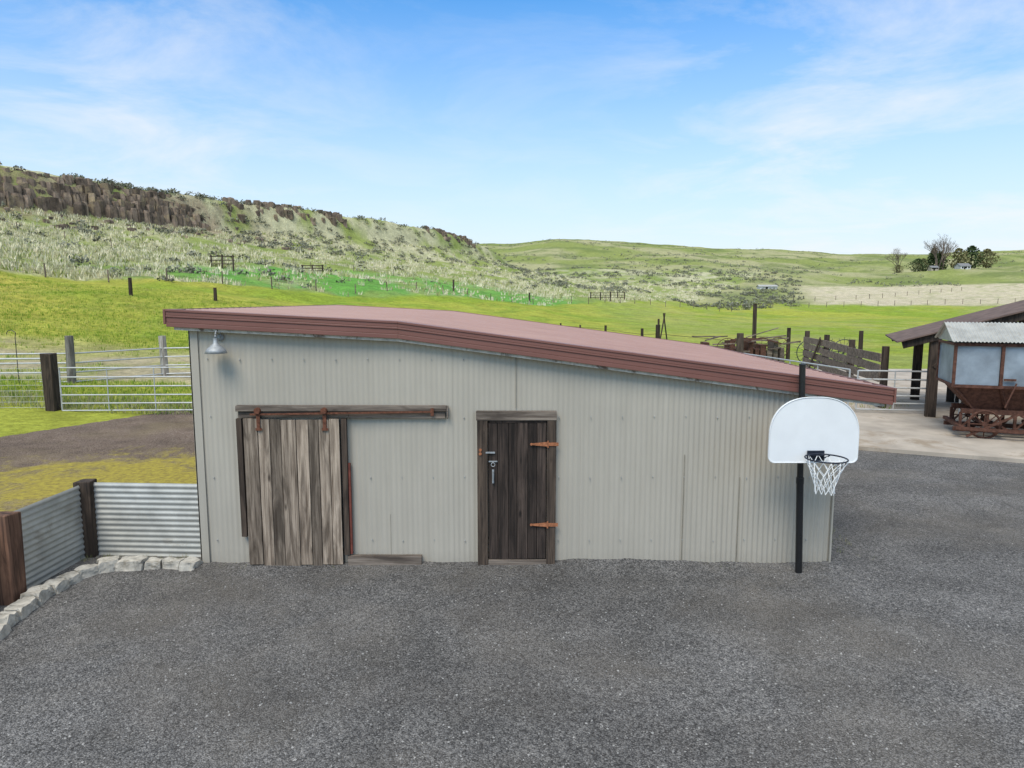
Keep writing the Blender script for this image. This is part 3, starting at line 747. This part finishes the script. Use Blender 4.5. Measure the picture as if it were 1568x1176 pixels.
# ------------------------------------------------------------ vegetation masses
def varmat(name,stops,rough=.95):
    s=NT(name); c=s.ramp(s.attr('var'),stops); return s.out(c,rough,0,.1)
def big(name,V,Q,mat,k):
    N=len(V); m=D.meshes.new(name); m.vertices.add(N*k); m.vertices.foreach_set('co',V.reshape(-1).astype(np.float32))
    m.loops.add(N*k); m.loops.foreach_set('vertex_index',np.arange(N*k,dtype=np.int32)); m.polygons.add(N)
    m.polygons.foreach_set('loop_start',np.arange(0,N*k,k,dtype=np.int32)); m.polygons.foreach_set('loop_total',np.full(N,k,dtype=np.int32))
    m.update(calc_edges=True); a=m.attributes.new('var','FLOAT','FACE'); a.data.foreach_set('value',Q.astype(np.float32)); m.materials.append(mat)
    o=D.objects.new(name,m); scene.collection.objects.link(o); return o
def tufts(name,X,Y,H,W,nb,mat,q0,spread=.25,Z=None):
    N=len(X); Z=TZ(X,Y) if Z is None else Z; X=np.repeat(X,nb);Y=np.repeat(Y,nb);Z=np.repeat(Z,nb);H=np.repeat(H,nb)*rng.uniform(.6,1.1,N*nb);W=np.repeat(W,nb);q=np.repeat(q0,nb)
    a=rng.uniform(0,6.28,N*nb); b=rng.uniform(0,6.28,N*nb); o=rng.uniform(0,1,N*nb)*spread
    bx=X+np.cos(a)*o;by=Y+np.sin(a)*o
    dx=np.cos(b)*W/2;dy=np.sin(b)*W/2; lx=np.cos(a)*H*rng.uniform(.1,.6,N*nb);ly=np.sin(a)*H*rng.uniform(.1,.6,N*nb)
    V=np.stack([np.stack([bx-dx,by-dy,Z-.05],-1),np.stack([bx+dx,by+dy,Z-.05],-1),np.stack([bx+lx,by+ly,Z+H],-1)],1)
    return big(name,V,np.clip(q+rng.uniform(-.12,.12,N*nb),0,1),mat,3)
def sample(n,ya,yb,ua,ub):
    Y=ya*(yb/ya)**rng.uniform(0,1,n); X=rng.uniform(ua,ub,n)*Y; return X,Y
X,Y=sample(60000,45,260,-.95,.45); s_,t_,hill,farm=masks(X,Y)
dens=fbm(X/7,Y/10,80)*.6+fbm(X/2.6,Y/2.6,60,3)*.4
k=(hill>.5)&(s_>5)&(dens>.45)&(greenpatch(X,Y)*.8<rng.uniform(0,1,len(X))); X,Y=X[k],Y[k]
tufts('hillside_bunchgrass',X,Y,rng.uniform(.3,.8,len(X)),rng.uniform(.16,.32,len(X)),5,varmat('dry_bunchgrass',[(0,(.28,.33,.09)),(.3,(.50,.48,.27)),(1,(.78,.72,.52))]),rng.uniform(.0,1,len(X)),.35)
X,Y=sample(26000,21.5,62,-.95,-.15); s_,t_,hill,farm=masks(X,Y); k=(hill<.6)&~((Y<21.8))&(strip(X,Y)<rng.uniform(.05,.6,len(X))); X,Y=X[k],Y[k]
tufts('meadow_grass',X,Y,rng.uniform(.06,.2,len(X)),rng.uniform(.02,.05,len(X)),5,varmat('green_grass',[(0,(.14,.24,.025)),(.5,(.28,.37,.045)),(1,(.50,.47,.14))]),rng.uniform(0,1,len(X))*fbm(X/3,Y/3,2)*1.6,.15)
X=np.concatenate([rng.uniform(-30,-5,1500),rng.uniform(7,13,500)]);Y=np.concatenate([rng.uniform(20.7,22.6,1500),rng.uniform(21,34,500)])
tufts('pen_weeds',X,Y,rng.uniform(.1,.32,len(X)),rng.uniform(.02,.05,len(X)),6,varmat('weeds',[(0,(.16,.24,.04)),(1,(.5,.44,.26))]),rng.uniform(0,1,len(X)),.2)
X=np.concatenate([rng.uniform(4.3,4.9,60),rng.uniform(-5.8,-4.3,50),rng.uniform(-3.9,4.0,16)]);Y=np.concatenate([rng.uniform(8.9,13,60),rng.uniform(8.8,9.02,50),rng.uniform(8.58,8.68,16)])
tufts('yard_weeds',X,Y,rng.uniform(.03,.09,len(X)),rng.uniform(.006,.012,len(X)),8,varmat('small_weeds',[(0,(.12,.17,.04)),(1,(.42,.36,.2))]),rng.uniform(0,1,len(X)),.05)
def bushes(name,X,Y,Rr,nl,mat,hz=.8):
    N=len(X);Z=TZ(X,Y); X=np.repeat(X,nl);Y=np.repeat(Y,nl);Z=np.repeat(Z,nl);Rr=np.repeat(Rr,nl); M=N*nl
    d=rng.normal(size=(M,3)); d/=np.linalg.norm(d,axis=1)[:,None]; d[:,2]=np.abs(d[:,2]); rad=rng.uniform(.45,1,M)**.6*(1+.35*np.sin(d[:,0]*5+X)*np.cos(d[:,1]*6+Y))
    c=np.stack([X,Y,Z],-1)+d*np.stack([Rr,Rr,Rr*hz],-1)*rad[:,None]
    a=rng.normal(size=(M,3));a/=np.linalg.norm(a,axis=1)[:,None]; b=np.cross(a,rng.normal(size=(M,3))); b/=np.linalg.norm(b,axis=1)[:,None]
    sz=(Rr*.22)[:,None]*rng.uniform(.6,1.3,M)[:,None]
    V=np.stack([c-a*sz,c+b*sz*.6,c+a*sz,c-b*sz*.6],1)
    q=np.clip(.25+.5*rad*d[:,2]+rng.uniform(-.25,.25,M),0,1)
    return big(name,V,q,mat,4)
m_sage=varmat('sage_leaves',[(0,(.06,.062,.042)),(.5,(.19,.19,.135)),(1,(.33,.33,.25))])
X,Y=sample(17000,70,420,-.95,.6); s_,t_=SC(X,Y); n=fbm(X/12,Y/12,33)
ridge=np.exp(-((s_-6)/10)**2)*(Y<275)*np.where(t_>38,2.0,.4); band=(X/Y>.0)&(X/Y<.42)&(Y>165)&(Y<330)
top=(s_<2)&(s_>-12)&(Y<275)&(t_>15)
p=ridge*.75+band*.75*(n>.46)+.9*top+.05*(s_<70)
k=(rng.uniform(0,1,len(X))<p*(n+.35)); X,Y=X[k],Y[k]
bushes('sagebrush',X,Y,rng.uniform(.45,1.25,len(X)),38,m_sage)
X,Y=sample(2600,260,640,-.2,.95); n=fbm(X/30,Y/30,37); k=n>.53; X,Y=X[k],Y[k]
bushes('distant_brush',X,Y,rng.uniform(.7,1.7,len(X)),16,m_sage)

# ------------------------------------------------------------ trees by the farmstead
def baretree(x,y_,h,seed):
    random.seed(seed); mb=MB(); z=tz(x,y_)
    def br(p,d,L,r,dep):
        q=p+d*L; mb.cyl(p,q,r,r*.65,5,0,cap=False)
        if dep==0: return
        for i in range(random.choice([2,3,3])):
            nd=(d+Vector((U(-.6,.6),U(-.6,.6),U(-.1,.5)))).normalized(); br(p.lerp(q,U(.55,1)),nd,L*U(.6,.82),r*.58,dep-1)
    for i in range(3): br(Vector((x+U(-.8,.8),y_+U(-.8,.8),z-.3)),Vector((U(-.25,.25),U(-.2,.2),1)).normalized(),h*.32,h*.02,6)
    mb.build('bare_tree',[m_wood_plank])
baretree(212,345,19,3); baretree(219,352,18,5); baretree(193,345,13,8)
m_con=varmat('conifer_needles',[(0,(.02,.03,.014)),(.6,(.06,.09,.035)),(1,(.12,.15,.06))])
def leaftree(name,x,y_,h,w,conical,mat,n=900):
    z=tz(x,y_); mb=MB(); mb.cyl((x,y_,z-.3),(x,y_,z+h*.8),h*.03,h*.01,7,0)
    for i in range(n):
        t=R()**.8; r=w*(1-t*.85 if conical else math.sin(math.pi*min(1,(t*.85+.12)))) ; a=U(0,6.28); lump=1+.3*math.sin(a*3+t*9+x)
        rr=r*lump*R()**.4; c=Vector((x+rr*math.cos(a),y_+rr*math.sin(a),z+h*(.04+.94*t)))
        sz=h*.04*U(.6,1.5); u=Vector((U(-1,1),U(-1,1),U(-1,1))).normalized(); v=u.cross(Vector((U(-1,1),U(-1,1),U(-1,1)))).normalized()
        mb.face([c-u*sz,c+v*sz*.7,c+u*sz,c-v*sz*.7],1,min(1,max(0,R()*.6+.4*rr/max(r,.01)-.1)))
    mb.build(name,[m_wood_post,mat])
m_leaf=varmat('spring_leaves',[(0,(.07,.065,.03)),(.6,(.18,.165,.075)),(1,(.30,.28,.13))])
leaftree('evergreen_tree',213,350,12,4.6,True,m_con); leaftree('evergreen_tree',219,354,10,4.2,True,m_con); leaftree('evergreen_tree',203,346,7,5,False,m_con)
leaftree('leafy_tree',228,354,11,5,False,m_leaf); leaftree('leafy_tree',236,356,12,5,False,m_con); leaftree('leafy_tree',244,356,10,5,False,m_leaf); leaftree('leafy_tree',209,352,7,4,False,m_leaf); leaftree('shrub',191,342,4,3,False,m_leaf)
random.seed(11)
def house(name,x,y_,w,d,h,rh,wallm,roofm):
    e=empty(name); z=tz(x,y_)-.3; mb=MB(); mb.box(x-w/2,x+w/2,y_-d/2,y_+d/2,z,z+h,0)
    mb.hexa([(x-w/2,y_-d/2,z+h),(x+w/2,y_-d/2,z+h),(x+w/2,y_+d/2,z+h),(x-w/2,y_+d/2,z+h),(x-w/2,y_-.02,z+h+rh-.05),(x+w/2,y_-.02,z+h+rh-.05),(x+w/2,y_+.02,z+h+rh-.05),(x-w/2,y_+.02,z+h+rh-.05)],0)
    mb.build('walls',[wallm],e); mb=MB()
    for sg in (-1,1): mb.beam((x-w/2-.3,y_+sg*(d/4+.1),z+h+rh/2),(x+w/2+.3,y_+sg*(d/4+.1),z+h+rh/2),math.hypot(d/2+.4,rh),.1,0,None,(0,sg*rh/(d/2),1))
    mb.build('roof',[roofm],e); mb=MB()
    for k in (-.3,.05,.32): mb.box(x+k*w-.4,x+k*w+.4,y_-d/2-.03,y_-d/2-.005,z+1.0,z+h*.85)
    mb.box(x-.1*w-.4,x-.1*w+.4,y_-d/2-.03,y_-d/2-.005,z+.1,z+h*.85); mb.build('openings',[m_blackin],e)
m_roofg=plain('grey_shingle',(.2,.2,.2),.9); m_wht=plain('white_siding',(.6,.6,.58),.7)
house('farmhouse',224,344,5,5,2.2,1.3,m_wht,m_roofg); house('farm_outbuilding',207,340,3.5,3,1.8,.8,m_conc,m_roofg); house('livestock_shelter',88,238,6,3,1.1,.5,m_wht,m_corr)

# ------------------------------------------------------------ sky & light
w=D.worlds.new('World'); scene.world=w; w.use_nodes=True; n=w.node_tree.nodes; l=w.node_tree.links; bg=n['Background']
sky=n.new('ShaderNodeTexSky'); sky.sky_type='NISHITA'; sky.sun_disc=False
EL,AZ=54,200
sky.sun_elevation=math.radians(EL); sky.sun_rotation=math.radians(AZ); sky.air_density=1; sky.dust_density=.8; sky.ozone_density=1.5
tc=n.new('ShaderNodeTexCoord'); sep=n.new('ShaderNodeSeparateXYZ'); l.new(tc.outputs['Generated'],sep.inputs[0])
def M(op,a,b=None,cl=False):
    k=n.new('ShaderNodeMath'); k.operation=op; k.use_clamp=cl
    for i,x in ((0,a),(1,b)):
        if x is None: continue
        if isinstance(x,(int,float)): k.inputs[i].default_value=x
        else: l.new(x,k.inputs[i])
    return k.outputs[0]
def MX(f,a,b,mode='MIX'):
    k=n.new('ShaderNodeMix'); k.data_type='RGBA'; k.blend_type=mode
    for i,x in ((0,f),(6,a),(7,b)):
        if isinstance(x,(int,float)): k.inputs[i].default_value=x
        elif isinstance(x,tuple): k.inputs[i].default_value=(*x,1)
        else: l.new(x,k.inputs[i])
    return k.outputs[2]
def RP(f,st):
    k=n.new('ShaderNodeValToRGB'); l.new(f,k.inputs[0]); e=k.color_ramp.elements
    while len(e)<len(st): e.new(.5)
    for el,(p,c) in zip(e,st): el.position=p; el.color=(c,c,c,1)
    return k.outputs[0]
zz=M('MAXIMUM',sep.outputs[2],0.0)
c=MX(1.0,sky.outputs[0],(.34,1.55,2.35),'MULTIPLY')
c=MX(RP(zz,[(0,.96),(.07,.88),(.16,.64),(.27,.33),(.38,.10),(.5,.15),(.7,.8)]),c,(8.9,9.4,9.8))  # pale horizon; white cloud veil overhead is unseen, added to whiten the light
den=M('ADD',zz,.12); px=M('DIVIDE',sep.outputs[0],den); py=M('DIVIDE',sep.outputs[1],den)
cb=n.new('ShaderNodeCombineXYZ'); l.new(px,cb.inputs[0]); l.new(py,cb.inputs[1]); cb.inputs[2].default_value=0.0
nz=n.new('ShaderNodeTexNoise'); l.new(cb.outputs[0],nz.inputs[0]); nz.inputs['Scale'].default_value=1.25; nz.inputs['Detail'].default_value=10; nz.inputs['Roughness'].default_value=.62; nz.inputs['Distortion'].default_value=.45
# more cloud towards the left and right of the hills than in the middle
ax=M('ABSOLUTE',M('ADD',sep.outputs[0],.05)); side=RP(ax,[(.12,.30),(.42,1)])
cl=M('MULTIPLY',RP(nz.outputs['Fac'],[(.45,0),(.74,.75)]),side)
c=MX(cl,c,(9.5,9.6,9.8))
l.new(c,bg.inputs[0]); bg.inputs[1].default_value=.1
sd=D.lights.new('sun','SUN'); sd.energy=2.9; sd.angle=math.radians(30); sd.color=(1,.94,.85)
so=D.objects.new('sun',sd); scene.collection.objects.link(so)
az=math.radians(AZ); el=math.radians(EL); dirv=Vector((math.sin(az)*math.cos(el),math.cos(az)*math.cos(el),math.sin(el)))
so.rotation_euler=dirv.to_track_quat('Z','Y').to_euler()

cam=D.cameras.new('camera'); co_=D.objects.new('camera',cam); scene.collection.objects.link(co_); scene.camera=co_
cam.lens=24; cam.sensor_width=36; cam.clip_end=6000; cam.clip_start=.05
co_.location=(0,0,3.5); co_.rotation_euler=(math.radians(83),0,0)
scene.view_settings.view_transform='Standard'; scene.view_settings.look='None'; scene.view_settings.exposure=0
